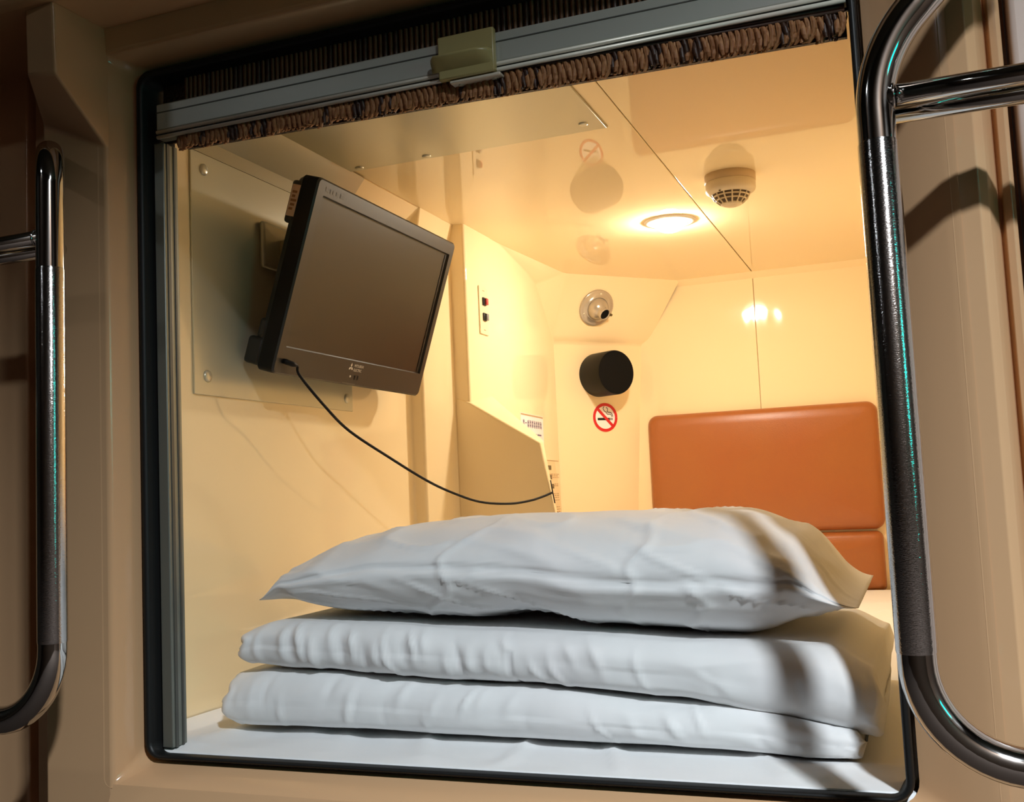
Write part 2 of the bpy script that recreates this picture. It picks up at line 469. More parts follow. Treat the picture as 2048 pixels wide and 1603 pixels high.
# ================================================================== metal plates
mp = thing('metal_plate', (-0.528, 0.41, 1.06), 'grey painted metal plate screwed to the wall behind the television', 'metal plate')
G().box((-0.5295, 0.171, 0.874), (-0.5265, 0.655, 1.261)).obj('plate', 'steel', mp, bevel=0.0008)
for y, z in ((0.203, 0.904), (0.632, 0.898), (0.203, 1.235), (0.632, 1.235)):
    lathe([(0.0095, 0.0), (0.0092, 0.002), (0.006, 0.0036), (0.0, 0.004)], (-0.5266, y, z), (1, 0, 0), 20).obj('screw', 'screw', mp, smooth=True)
cp = thing('ceiling_plate', (-0.23, 0.35, 1.335), 'wide grey metal plate screwed to the capsule ceiling above the television', 'metal plate')
G().box((-0.487, 0.05, 1.3365), (0.030, 0.607, 1.3395)).obj('plate', 'steel', cp, bevel=0.0006)
G().box((0.030, 0.05, 1.3372), (0.0318, 0.607, 1.3398)).obj('plate_edge', 'steeledge', cp)
ch = G()
ch.quad((-0.5285, 0.05, 1.286), (-0.5285, 0.66, 1.286), (-0.4865, 0.66, 1.3375), (-0.4865, 0.05, 1.3375))
ch.quad((-0.531, 0.05, 1.289), (-0.531, 0.66, 1.289), (-0.489, 0.66, 1.340), (-0.489, 0.05, 1.340))
ch.quad((-0.5285, 0.66, 1.286), (-0.531, 0.66, 1.289), (-0.489, 0.66, 1.340), (-0.4865, 0.66, 1.3375))
ch.quad((-0.5285, 0.05, 1.286), (-0.5285, 0.66, 1.286), (-0.531, 0.66, 1.289), (-0.531, 0.05, 1.289))
ch.obj('slanted_flange', 'steel', cp)
G().box((-0.5295, 0.05, 1.262), (-0.5275, 0.66, 1.2855)).obj('lower_flange', 'steeledge', cp)
for x, y in ((-0.317, 0.592), (-0.001, 0.566), (-0.46, 0.592)):
    lathe([(0.0085, 0.0), (0.008, 0.002), (0.005, 0.003), (0.0, 0.0034)], (x, y, 1.3366), (0, 0, -1), 20).obj('screw', 'screw', cp, smooth=True)

# ================================================================== television and bracket
TY0, TY1 = 0.280, 0.812
top = Vector((-0.360, 0, 1.220)); bot = Vector((-0.460, 0, 0.910))
tu = (top - bot).normalized(); tv_h = (top - bot).length
tn = Vector((tu.z, 0, -tu.x))            # screen normal, facing the middle of the capsule and down
def tvp(y, h, d):                        # along depth, height up the screen, out of the screen
    return bot + tu*h + tn*d + Vector((0, y, 0))
TV = thing('television', tvp(0.546, 0, 0), 'flat black television tilted down from the wall of the capsule', 'television')
def tvbox(name, y0, y1, h0, h1, d0, d1, m, parent, **k):
    g = G()
    v = [tvp(y, h, d) for d in (d0, d1) for h in (h0, h1) for y in (y0, y1)]
    g.add(v, [(0,1,3,2),(4,6,7,5),(0,4,5,1),(2,3,7,6),(0,2,6,4),(1,5,7,3)])
    return g.obj(name, m, parent, **k)
W = TY1 - TY0
bz = G()      # bezel ring with chamfered inner step
def tvring(y0, y1, h0, h1, d, r): return [tvp(a, b, d) for a, b in rrect(y0, y1, h0, h1, r, 4)]
R0 = tvring(TY0, TY1, 0, tv_h, -0.030, 0.010)
R1 = tvring(TY0, TY1, 0, tv_h, -0.003, 0.010)
R2 = tvring(TY0+0.003, TY1-0.003, 0.003, tv_h-0.003, 0.0, 0.008)
R3 = tvring(TY0+0.022, TY1-0.018, 0.046, tv_h-0.026, 0.0, 0.002)
R4 = tvring(TY0+0.024, TY1-0.020, 0.048, tv_h-0.028, -0.005, 0.001)
G().strip(R0, R1, True).obj('side_casing', 'tvside', TV, merge=True)
bz.strip(R1, R2, True); bz.strip(R2, R3, True); bz.strip(R3, R4, True)
bz.obj('bezel', 'tvbezel', TV, merge=True)
sc = G()
sc.add([tvp(y, h, -0.0045) for y, h in rrect(TY0+0.023, TY1-0.019, 0.047, tv_h-0.027, 0.001, 1)], [tuple(range(8))])
sc.obj('screen', 'tvscreen', TV)
sp = G()
a_, b_ = TY1-0.0205, TY1-0.0165
sp.add([tvp(a_-0.008, 0.049, -0.0035), tvp(b_-0.0035, 0.049, -0.0035), tvp(b_-0.0035, tv_h-0.029, -0.0035), tvp(a_-0.008, tv_h-0.029, -0.0035)], [(0, 1, 2, 3)])
sp.obj('screen_edge', 'tvblack', TV)
bk = G()      # back shell: flat rim, raised centre, connector hump at the lower near corner
K0 = tvring(TY0, TY1, 0, tv_h, -0.0295, 0.010)
K1 = tvring(TY0+0.004, TY1-0.004, 0.006, tv_h-0.004, -0.040, 0.012)
K2 = tvring(TY0+0.05, TY1-0.05, 0.05, tv_h-0.05, -0.052, 0.02)
bk.strip(K0, K1, True); bk.strip(K1, K2, True)
bk.add(K2, [tuple(range(len(K2)))])
bk.obj('back_shell', 'tvblack', TV, merge=True, smooth=False)
tvbox('connector_hump', TY0+0.0005, TY0+0.20, 0.006, 0.052, -0.062, -0.030, 'tvblack', TV, bevel=0.006)
tvbox('connector_hump', TY0+0.001, TY0+0.19, 0.050, 0.085, -0.048, -0.030, 'tvblack', TV, bevel=0.006)
tvbox('side_hump', TY0+0.0005, TY0+0.12, tv_h-0.083, tv_h-0.012, -0.050, -0.030, 'tvblack', TV, bevel=0.005)
st = tvbox('rating_sticker', TY0-0.0006, TY0+0.0004, tv_h-0.072, tv_h-0.020, -0.046, -0.031, 'label', TV)
for k in range(5):
    tvbox('sticker_print', TY0-0.0009, TY0-0.0005, tv_h-0.062+k*0.007, tv_h-0.058+k*0.007, -0.0435+0.001*(k % 2), -0.0365+0.002*(k % 3), 'labelprint', st)

# maker's emblem and lettering on the lower bezel
def flat(name, pts, d, m, parent):
    return G().add([tvp(y, h, d) for y, h in pts], [tuple(range(len(pts)))]).obj(name, m, parent)
LY, LH = 0.518, 0.0335
em = G()
s_ = 0.0042
for a in (90, 210, 330):
    ca, sa = math.cos(math.radians(a)), math.sin(math.radians(a))
    px, pz = -sa*s_*0.577, ca*s_*0.577
    em.add([tvp(LY, LH, 0.0004), tvp(LY+ca*s_+px-ca*s_*0.0, LH+sa*s_+pz-sa*s_*0.0, 0.0004) if False else tvp(LY+ca*s_+px, LH+sa*s_+pz, 0.0004), tvp(LY+2*ca*s_, LH+2*sa*s_, 0.0004), tvp(LY+ca*s_-px, LH+sa*s_-pz, 0.0004)], [(0, 1, 2, 3)])
emo = em.obj('emblem', 'silver', TV)

def text_mesh(txt, size, place, name, m, parent):
    cu = bpy.data.curves.new(name, 'FONT')
    cu.body = txt
    cu.size = size
    cu.resolution_u = 2
    to = bpy.data.objects.new(name, cu)
    COL.objects.link(to)
    bpy.context.view_layer.update()
    me = bpy.data.meshes.new_from_object(to.evaluated_get(bpy.context.evaluated_depsgraph_get()))
    bpy.data.objects.remove(to)
    for v in me.vertices:
        v.co = place(v.co.x, v.co.y)
    me.materials.clear()
    return link(name, me, m, parent)
text_mesh('MITSUBISHI', 0.0072, lambda x, y: tvp(LY+0.0105+x*0.92, LH+0.0018+y, 0.0004), 'lettering', 'silver', TV)
text_mesh('ELECTRIC', 0.0072, lambda x, y: tvp(LY+0.0105+x*0.92, LH-0.0062+y, 0.0004), 'lettering', 'silver', TV)
lathe([(0.0022, 0.0), (0.0018, 0.0008), (0.0, 0.001)], tvp(0.522, 0.017, 0.0), tn, 14).obj('power_lamp', 'silver', TV)
for k in range(2):
    tvbox('button', 0.538+k*0.011, 0.541+k*0.011, 0.012, 0.020, 0.0, 0.0008, 'tvblack', TV)
for k, (a, b, h) in enumerate(((0.0, 0.010, 0.0), (0.014, 0.018, -0.001), (0.022, 0.027, -0.001), (0.033, 0.040, 0.0), (0.046, 0.060, 0.0))):
    y0 = TY0 + 0.025 + a
    flat('faint_lettering', [(y0, tv_h-0.018+h), (y0+b-a, tv_h-0.018+h), (y0+b-a, tv_h-0.011+h), (y0, tv_h-0.011+h)], 0.0004, 'greyprint', TV)
flat('bezel_line', [(0.50, 0.003), (0.545, 0.003), (0.545, 0.0045), (0.50, 0.0045)], 0.0004, 'greyprint', TV)

BR = thing('wall_bracket', (-0.525, 0.42, 1.145), 'metal swivel bracket carrying the television on the wall plate', 'bracket')
G().box((-0.5265, 0.350, 1.105), (-0.516, 0.490, 1.186)).obj('mounting_plate', 'steel', BR, bevel=0.006, seg=3)
G().box((-0.516, 0.405, 1.128), (-0.490, 0.435, 1.164)).obj('hinge_block', 'steel', BR, bevel=0.003)
G().box((-0.518, 0.398, 1.118), (-0.486, 0.402, 1.160)).obj('hinge_cheek', 'steeledge', BR, bevel=0.001)
tubemesh([(-0.500, 0.420, 1.150), (-0.486, 0.47, 1.135), tvp(0.52, 0.19, -0.05)], 0.011, 16).obj('arm', 'tvblack', BR, smooth=True)
lathe([(0.0, -0.02), (0.013, -0.02), (0.013, 0.02), (0.0, 0.02)], (-0.495, 0.44, 1.146), (0, 0, 1), 20).obj('pivot', 'nozzle', BR, bevel=0.001)

# ear-phone cable
cab = thing('audio_cable', tvp(0.30, 0.02, 0.0), 'thin black cable drooping from the television to the moulded fin', 'cable')
pts = [tvp(0.307, 0.022, 0.012), tvp(0.322, 0.020, 0.016)] + [(-0.442, 0.335, 0.909), (-0.426, 0.385, 0.86), (-0.423, 0.46, 0.821), (-0.399, 0.56, 0.775), (-0.378, 0.66, 0.734), (-0.363, 0.74, 0.709), (-0.338, 0.83, 0.686), (-0.308, 0.92, 0.679), (-0.288, 0.99, 0.683), (-0.277, 1.04, 0.69), (-0.269, 1.084, 0.698)]
tubemesh(catmull(pts, 6), 0.0025, 8).obj('cord', 'cable', cab, smooth=True)
tubemesh([tvp(0.302, 0.023, 0.001), tvp(0.3035, 0.0228, 0.006), tvp(0.312, 0.0215, 0.013), tvp(0.320, 0.0205, 0.0155)], [0.0042, 0.0048, 0.0044, 0.003], 12).obj('plug', 'cable', cab, smooth=True)
tubemesh([(-0.2720, 1.0848, 0.7260), (-0.2680, 1.0848, 0.6980), (-0.2640, 1.0848, 0.6740)], 0.0014, 6).obj('cord_end', 'cable', cab, smooth=True)

# ================================================================== switch console, notices
sw = thing('switch_panel', (-0.4605, 1.187, 1.145), 'small cream switch plate with a red and a grey rocker on the console', 'switch')
G().box((-0.4608, 1.161, 1.087), (-0.4575, 1.213, 1.205)).obj('plate', 'plate', sw, bevel=0.0012)
for z, m in ((1.168, 'switchred'), (1.130, 'switchgrey')):
    b = G().box((-0.4576, 1.178, z-0.0095), (-0.4535, 1.196, z+0.0095)).obj('rocker_switch', 'tvblack', sw, bevel=0.0008)
    G().box((-0.4536, 1.186, z-0.008), (-0.4490, 1.198, z+0.008)).obj('rocker', m, b, bevel=0.0008)
for z in (1.098, 1.195):
    G().box((-0.4576, 1.182, z-0.0012), (-0.4572, 1.194, z+0.0012)).obj('plate_print', 'paleprint', sw)

# plane of the far console wall, from P5 to P6
cdir = Vector((P6[0]-P5[0], P6[1]-P5[1], 0)).normalized()
cn = Vector((cdir.y, -cdir.x, 0))
def cw(y, z, d): 
    t = (y - P5[1]) / cdir.y
    return Vector((P5[0] + cdir.x*t, y, z)) + cn*d
def cwq(name, y0, y1, z0, z1, d, m, parent, dz=0.0):
    return G().add([cw(y0, z0, d), cw(y1, z0+dz, d), cw(y1, z1+dz, d), cw(y0, z1, d)], [(0, 1, 2, 3)]).obj(name, m, parent)
def cwslab(name, y0, y1, z0, z1, d0, d1, m, parent):
    v = [cw(y, z, d) for d in (d0, d1) for z in (z0, z1) for y in (y0, y1)]
    return G().add(v, [(0,1,3,2),(4,6,7,5),(0,4,5,1),(2,3,7,6),(0,2,6,4),(1,5,7,3)]).obj(name, m, parent)
nt_ = thing('notice_sticker', cw(1.55, 0.87, 0), 'white notice sticker with purple lettering half hidden by the fin', 'sticker')
cwslab('sheet', 1.455, 1.676, 0.805, 0.914, 0.0002, 0.0010, 'paper', nt_)
cwq('top_rule', 1.457, 1.674, 0.9085, 0.9125, 0.0013, 'paleprint', nt_)
rg = random.Random(3)
y = 1.474
for k in range(9):      # heading: upright strokes standing close together
    wch = 0.0165
    g = G()
    if k == 1:
        zz = 0.887
        g.add([cw(y, zz, 0.0013), cw(y+wch*0.8, zz, 0.0013), cw(y+wch*0.8, zz+0.003, 0.0013), cw(y, zz+0.003, 0.0013)], [(0, 1, 2, 3)])
    else:
        for c in range(3):
            ya = y + c*wch*0.32; z0 = 0.876 + rg.random()*0.002
            g.add([cw(ya, z0, 0.0013), cw(ya+wch*0.16, z0, 0.0013), cw(ya+wch*0.16, z0+0.020, 0.0013), cw(ya, z0+0.020, 0.0013)], [(0, 1, 2, 3)])
        for c in range(2):
            zz = 0.880 + c*0.009 + rg.random()*0.003
            g.add([cw(y, zz, 0.0013), cw(y+wch*0.85, zz, 0.0013), cw(y+wch*0.85, zz+0.002, 0.0013), cw(y, zz+0.002, 0.0013)], [(0, 1, 2, 3)])
    g.obj('heading_stroke', 'purple', nt_)
    y += wch*1.28
for r in range(4):
    y = 1.51 + r*0.010
    for k in range(3):
        wd_ = 0.024 + rg.random()*0.026
        cwq('text_line', y, min(y+wd_, 1.662), 0.8575-r*0.0095, 0.8615-r*0.0095, 0.0013, 'purple', nt_)
        y += wd_ + 0.008
pp = thing('price_notice', cw(1.70, 0.70, 0), 'tall cream notice with small black headings beside the corner column', 'notice')
cwslab('sheet', 1.650, 1.832, 0.45, 0.792, 0.0002, 0.0010, 'papercream', pp)
cwq('top_rule', 1.652, 1.830, 0.789, 0.7912, 0.0013, 'paleprint', pp)
for z, y0, y1 in ((0.770, 1.697, 1.742), (0.743, 1.722, 1.745), (0.716, 1.732, 1.765), (0.634, 1.778, 1.803)):
    cwq('heading_mark', y0, y1, z-0.007, z+0.006, 0.0013, 'darkprint', pp)
for z in (0.751, 0.746, 0.741, 0.722, 0.717, 0.694, 0.689, 0.683, 0.675, 0.655, 0.648, 0.641, 0.618):
    y = 1.700 + (0.763 - z) * 0.60
    while y < 1.815:
        l = 0.008 + rg.random()*0.016
        cwq('text_line', y, min(y+l, 1.824), z-0.0012, z+0.0012, 0.0013, 'paleprint', pp)
        y += l + 0.006

# plane of the corner column
ca_ = Vector((-0.503, 1.842, 1.15)); cb_ = Vector((-0.289, 2.083, 1.15)); cc_ = Vector((-0.525, 1.835, 0.1))
KN = (cb_ - ca_).cross(cc_ - ca_).normalized()
if KN.y > 0: KN = -KN
def oncol(x, z):     # point of the column plane with this X and Z
    y = ca_.y - (KN.x*(x-ca_.x) + KN.z*(z-ca_.z)) / KN.y
    return Vector((x, y, z))
sc_ = oncol(-0.391, 0.921)
nsn = thing('no_smoking_sign', sc_, 'round red and white no smoking sign under the black cylinder', 'sign')
ra, ub, nn = frame(KN)
def sgp(x, y, d): return sc_ + ra*x + ub*y + nn*d
def disc(r, d0, d1, n=48):
    g = G()
    A_ = [sgp(r*math.cos(2*math.pi*k/n), r*math.sin(2*math.pi*k/n), d0) for k in range(n)]
    B_ = [sgp(r*math.cos(2*math.pi*k/n), r*math.sin(2*math.pi*k/n), d1) for k in range(n)]
    g.strip(A_, B_, True); g.add(B_, [tuple(range(n))])
    return g
RS = 0.0445
disc(RS, -0.001, 0.0012).obj('sign_disc', 'signwhite', nsn)
def sgstrip(name, pts, wd_, d, m):
    g = G(); L = []; R_ = []
    pts = [Vector((p[0], p[1])) for p in pts]
    for i, p in enumerate(pts):
        t = ((pts[i+1] if i+1 < len(pts) else p) - (pts[i-1] if i else p)).normalized()
        q = Vector((-t.y, t.x)) * wd_/2
        L.append(sgp(p.x+q.x, p.y+q.y, d)); R_.append(sgp(p.x-q.x, p.y-q.y, d))
    g.strip(L, R_)
    return g.obj(name, m, nsn)
rgn = [(RS*0.895*math.cos(2*math.pi*k/64), RS*0.895*math.sin(2*math.pi*k/64)) for k in range(65)]
sgstrip('cigarette', [(-0.0275, -0.005), (0.017, -0.005)], 0.0075, 0.0016, 'signblack')
sgstrip('cigarette_tip', [(0.0185, -0.005), (0.0215, -0.005)], 0.0075, 0.0016, 'signblack')
sgstrip('cigarette_tip', [(0.0235, -0.005), (0.0262, -0.005)], 0.0075, 0.0016, 'signblack')
sm = [tuple(p)[:2] for p in catmull([(-0.002, 0.034, 0), (-0.006, 0.028, 0), (-0.002, 0.020, 0), (0.004, 0.016, 0), (0.008, 0.010, 0), (0.014, 0.010, 0), (0.021, 0.009, 0), (0.0245, 0.002, 0)], 5)]
sgstrip('smoke_curl', sm, 0.0022, 0.0016, 'signblack')
sm = [tuple(p)[:2] for p in catmull([(0.004, 0.031, 0), (0.009, 0.028, 0), (0.010, 0.022, 0), (0.008, 0.018, 0), (0.013, 0.016, 0), (0.021, 0.015, 0), (0.026, 0.009, 0), (0.0275, 0.002, 0)], 5)]
sgstrip('smoke_curl', sm, 0.0022, 0.0016, 'signblack')
sgstrip('diagonal_bar', [(-0.029, 0.029), (0.029, -0.029)], 0.0092, 0.0020, 'signred')
sgstrip('red_ring', rgn, RS*0.205, 0.0023, 'signred')

# black cylinder above the sign
bc = oncol(-0.402, 1.052)
bn = Vector((0.80, -0.60, -0.02)).normalized()
spk = thing('black_cylinder', bc, 'plain matte black cylinder mounted on the corner column above the sign', 'cylinder')
lathe([(0.0, -0.02), (0.066, -0.02), (0.0675, -0.012), (0.0675, 0.088), (0.0660, 0.0925)], bc, bn, 56).obj('drum', 'black', spk, merge=True, bevel=0.001)
lathe([(0.0660, 0.0925), (0.0645, 0.0932), (0.062, 0.0928), (0.0, 0.0928)], bc, bn, 56).obj('front_cap', 'hole', spk, merge=True)

# eyeball air nozzle on the slanted facet
FN = (Ee - B).cross(C - B).normalized()
if FN.z > 0: FN = -FN
nc = Vector((-0.378, 1.892, 1.251))
nc = nc - FN * ((nc - B).dot(FN) - 0.001)
nz = thing('air_nozzle', nc, 'grey eyeball air nozzle with a black opening on the slanted corner', 'air vent')
lathe([(0.0575, 0.0), (0.0575, 0.003), (0.0545, 0.0055), (0.050, 0.0052), (0.038, 0.0075), (0.036, 0.011), (0.034, 0.009), (0.034, 0.0)], nc, FN, 48).obj('flange', 'nozzle', nz, merge=True, smooth=True)
ball = G()
br_ = 0.0345
bcn = nc + FN*0.004
lathe([(br_*math.cos(math.radians(a)), br_*math.sin(math.radians(a))) for a in range(0, 91, 6)], bcn, FN, 40, g=ball)
ball.obj('ball', 'nozzle', nz, merge=True, smooth=True)
fa, fb, _ = frame(FN)
sd = (FN + Vector((0.0, 0, -0.20)) + fa*0.20).normalized()
tip = lathe([(0.0205, 0.020), (0.0185, 0.0335), (0.0185, 0.0425), (0.0172, 0.0435), (0.0158, 0.0425), (0.0155, 0.030)], bcn, sd, 36)
tip.obj('spout', 'nozzle', nz, merge=True, smooth=True)
lathe([(0.0157, 0.0400), (0.0, 0.0398)], bcn, sd, 36).obj('opening', 'hole', nz)
la, lb, _ = frame(sd)
lv = G()
pc = bcn + sd*0.040 + la*0.0225
lv.add([pc + la*x + lb*y_ + sd*z_ for z_ in (-0.004, 0.004) for y_ in (-0.0035, 0.0035) for x in (-0.005, 0.007)], [(0,1,3,2),(4,6,7,5),(0,4,5,1),(2,3,7,6),(0,2,6,4),(1,5,7,3)])
lv.obj('lever', 'brass', nz, bevel=0.0008)
for a in (85, 205, 325):
    ra_ = math.radians(a)
    lathe([(0.0042, 0.0), (0.0036, 0.0012), (0.0, 0.0014)], nc + FN*0.0052 + (fa*math.cos(ra_) + fb*math.sin(ra_))*0.045, FN, 14).obj('screw', 'screw', nz, smooth=True)

# ================================================================== ceiling lamp, smoke detector
lc = Vector((-0.018, 1.325, ZC))
cl = thing('ceiling_lamp', lc, 'small lit white lamp with a round rim in the capsule ceiling', 'lamp')
lathe([(0.0625, 0.0), (0.0625, -0.002), (0.061, -0.004), (0.042, -0.0065), (0.0395, -0.005), (0.0395, 0.0)], lc, (0, 0, 1), 48).obj('rim', 'lamptrim', cl, merge=True, smooth=True)
dm = G()
lathe([(0.037*math.cos(math.radians(a)), -0.004 - 0.024*math.sin(math.radians(a))) for a in range(0, 91, 9)], lc, (0, 0, 1), 40, g=dm)
dm.obj('diffuser', 'lampglow', cl, merge=True, smooth=True)
tubemesh([lc + Vector((0.041, 0.008, -0.003)), lc + Vector((0.039, 0.008, -0.012))], 0.003, 10).obj('spring_clip', 'steeledge', cl)

dc = Vector((0.178, 1.017, ZC))
sd_ = thing('smoke_detector', dc, 'round cream smoke detector with dark slots on the capsule ceiling', 'smoke detector')
lathe([(0.052, 0.0), (0.0525, -0.002), (0.0525, -0.015), (0.050, -0.0165)], dc, (0, 0, 1), 48).obj('base', 'detbase', sd_, merge=True, smooth=True)
lathe([(0.049, -0.015), (0.0515, -0.0175), (0.0515, -0.031), (0.0495, -0.0355), (0.041, -0.0415), (0.039, -0.0415)], dc, (0, 0, 1), 48).obj('body', 'detector', sd_, merge=True, smooth=True)
lathe([(0.0385, -0.041), (0.0335, -0.050), (0.022, -0.0605), (0.0, -0.0605)], dc, (0, 0, 1), 48).obj('chamber', 'detslot', sd_, merge=True)
lathe([(0.0, -0.0665), (0.014, -0.0660), (0.0215, -0.0630), (0.0225, -0.0600), (0.0, -0.0600)], dc, (0, 0, 1), 48).obj('cap', 'detector', sd_, merge=True, smooth=True)
for r_, z_ in ((0.0372, -0.0465), (0.0318, -0.0535)):
    lathe([(r_-0.002, z_+0.0010), (r_+0.0004, z_+0.0012), (r_-0.0006, z_-0.0014), (r_-0.003, z_-0.0010)], dc, (0, 0, 1), 48).obj('grille_ring', 'detector', sd_, merge=True)
for k in range(14):
    a = 2*math.pi*k/14
    d_ = Vector((math.cos(a), math.sin(a), 0))
    tubemesh([dc + d_*0.0395 + Vector((0, 0, -0.041)), dc + d_*0.034 + Vector((0, 0, -0.051)), dc + d_*0.0222 + Vector((0, 0, -0.0615))], 0.0017, 6).obj('grille_rib', 'detector', sd_)
lathe([(0.0022, 0.0), (0.0018, -0.001), (0.0, -0.0012)], dc + Vector((-0.016, -0.0405, -0.0405)), (0, 0, 1), 12).obj('indicator', 'detslot', sd_)

# ================================================================== headboard
def cushion(name, x0, x1, z0, z1, yb, th, r, m, parent):
    g = G(); nx, nz_ = 44, 30
    rings = []
    steps = [(0.0, 0.0), (0.0, 0.45), (0.006, 0.75), (0.016, 0.93), (0.04, 1.0)]
    prev = None
    for ins, hh in steps:
        ring = [Vector((x, yb - th*hh, z)) for x, z in rrect(x0+ins, x1-ins, z0+ins, z1-ins, max(r-ins*0.6, 0.006), 8)]
        if prev: g.strip(prev, ring, True)
        prev = ring
    for sc2, hh in ((0.75, 1.08), (0.4, 1.12)):
        cx, cz = (x0+x1)/2, (z0+z1)/2
        ring = [Vector((cx+(p.x-cx)*sc2, yb-th*hh, cz+(p.z-cz)*sc2)) for p in prev] if sc2 == 0.75 else [Vector((cx+(p.x-cx)*0.55, yb-th*hh, cz+(p.z-cz)*0.55)) for p in prev]
        g.strip(prev, ring, True); prev = ring
    g.add(prev, [tuple(range(len(prev)))])
    return g.obj(name, m, parent, merge=True, smooth=True)
hb = thing('headboard', (0.06, YB, 0.38), 'brown leather padded headboard in two cushions on the back wall', 'headboard')
cushion('upper_cushion', -0.278, 0.400, 0.552, 0.921, YB-0.0005, 0.035, 0.03, 'leather', hb)
cushion('lower_cushion', -0.290, 0.392, 0.372, 0.546, YB-0.0005, 0.035, 0.02, 'leather', hb)

# ================================================================== bedding
def fbm(x, y, z, o=3):
    v = 0; a = 1
    for _ in range(o):
        v += a*noise.noise(Vector((x, y, z))); x *= 2.03; y *= 2.03; z *= 2.03; a *= 0.5
    return v
def ridge(v, k=5.0): return max(0.0, 1 - abs(v)*k)**2

def softbody(name, x0, x1, bottom, topz, yc, hy, ns, nt, m, parent, wr, ends, nexp=2.6, mexp=2.6, seam=None, ytab=None, fold=0):
    """closed soft roll lofted along X; bottom/topz give its height curve, wr(s,t,front) its wrinkle displacement"""
    V = []; F = []
    for i in range(ns + 1):
        s = i / ns
        e = ends(s)
        zb, zt = lerp(bottom, s), lerp(topz, s)
        zc = (zb + zt) / 2; hz = (zt - zb) / 2 * max(e, 0.03)
        for j in range(nt):
            t = 2*math.pi*j/nt
            c_, s2 = math.cos(t), math.sin(t)
            sy = math.copysign(abs(c_)**(2/nexp), c_); sz = math.copysign(abs(s2)**(2/mexp), s2)
            if fold:                       # rounded fold in front, flat layers behind it
                rho = fold * (zt - zb) / 2
                if c_ >= 0:
                    yy = rho*(1 - c_); sz = math.copysign(abs(s2)**0.85, s2)
                else:
                    fr = (abs(t if t < math.pi else t - 2*math.pi) - math.pi/2) / (math.pi/2)
                    yy = rho + (2*hy - rho)*fr
                    sz = math.copysign((max(0, 1 - fr**6))**0.5, s2 if abs(s2) > 1e-6 else 1)
                sy = 1 - yy/hy
            hyy = hy*(0.90 + 0.10*e)
            y0 = yc + (lerp(ytab, s) if ytab else 0)
            nrm = Vector((0, -c_/hyy*hy*1.0, s2)).normalized()
            d = wr(s, t, c_)*min(1, e*1.5 + 0.1)
            xx = x0 + (x1-x0)*s
            if fold:
                eg = max(0, 1 - min(s, 1-s)/0.05)
                xx += eg*(0.008*noise.noise(Vector((s2*1.7, c_*1.3, x0*9 + 3.0))) + 0.004*noise.noise(Vector((s2*4.0, c_*3.0, x0*7))))*(1 if s < 0.5 else 0.5)
                d += eg*0.004*noise.noise(Vector((s*90, t*1.5, 3.0)))
            V.append(Vector((xx, y0 - hyy*sy, zc + hz*sz)) + nrm*d)
    for i in range(ns):
        for j in range(nt):
            F.append((i*nt+j, i*nt+(j+1) % nt, (i+1)*nt+(j+1) % nt, (i+1)*nt+j))
    F.append(tuple(range(nt))); F.append(tuple(ns*nt + k for k in range(nt)))
    return mk(name, V, F, m, parent, smooth=True)

# mattress with a fitted sheet
mt = thing('mattress', (0.0, 1.05, 0.11), 'thin mattress under a white sheet filling the capsule floor', 'mattress')
G().box((-0.45, 0.055, 0.112), (XR-0.004, 1.75, 0.33)).obj('core', 'sheet', mt)
V = []; F = []
nx, ny = 120, 110
for j in range(ny + 1):
    for i in range(nx + 1):
        u = i/nx; v = j/ny
        y = 0.008 + (YB - 0.041 - 0.008)*(v**1.6)
        xm_ = -0.527 if y < 0.90 else (-0.494 if y < 1.07 else (-0.456 if y < 1.75 else -0.28))
        x = xm_ + (XR - 0.005 - xm_)*u
        z = ZB - 0.004
        z += 0.0035*fbm(x*4, y*4, 1.0) + 0.005*ridge(noise.noise(Vector((x*5+y*3, y*2-x*2, 4.0))), 6)
        ed = min(y - 0.008, 0.03)/0.03
        z = z*ed + (ZB - 0.004)*(1-ed)
        z += 0.010*math.exp(-((x+0.527)/0.06)**2)
        V.append((x, y, z)); 
for j in range(ny):
    for i in range(nx):
        a = j*(nx+1)+i
        F.append((a, a+1, a+nx+2, a+nx+1))
n0 = len(V)
for i in range(nx + 1):
    x, y, z = V[i]
    V.append((x, 0.0082, 0.36))
for i in range(nx): F.append((i, i+1, n0+i+1, n0+i))
mk('fitted_sheet', V, F, 'sheet', mt, smooth=True)

def end_round(pl, pr):
    def f(s):
        a = min(1, s/pl); b = min(1, (1-s)/pr)
        return math.sqrt(max(0, 1-(1-a)**2)) * math.sqrt(max(0, 1-(1-b)**2))**0.8
    return f
def creases(seed, n, lo, hi, amp, slant):
    r = random.Random(seed)
    L = []
    for k in range(n):
        L.append((lo + (hi-lo)*(k + r.uniform(-0.35, 0.35))/n, r.uniform(0.0035, 0.009), amp*r.uniform(0.35, 1.0)*(1 if r.random() < 0.75 else -0.8),
                  slant*r.uniform(0.4, 1.6), r.uniform(-0.45, 0.55), r.uniform(0.35, 0.8), r.uniform(-0.012, 0.012)))
    return L
def crease_sum(L, s, st_):
    v = 0.0
    for s0, w_, a_, sl, c0, cw_, cv in L:
        d = s - s0 - sl*st_ - cv*st_*st_
        if abs(d) < 3*w_:
            v += a_*math.exp(-(d/w_)**2)*math.exp(-((st_-c0)/cw_)**2)
    return v
CR_LOW = creases(5, 11, 0.20, 0.56, 0.0050, 0.012) + creases(9, 4, 0.03, 0.16, 0.004, 0.004) + creases(15, 6, 0.62, 0.97, 0.0055, -0.012)
CR_UP = creases(6, 15, 0.09, 0.42, 0.0075, -0.008) + creases(12, 7, 0.42, 0.60, 0.0055, -0.014) + creases(17, 4, 0.62, 0.95, 0.004, -0.012) + creases(2, 2, 0.01, 0.07, 0.005, 0.0)
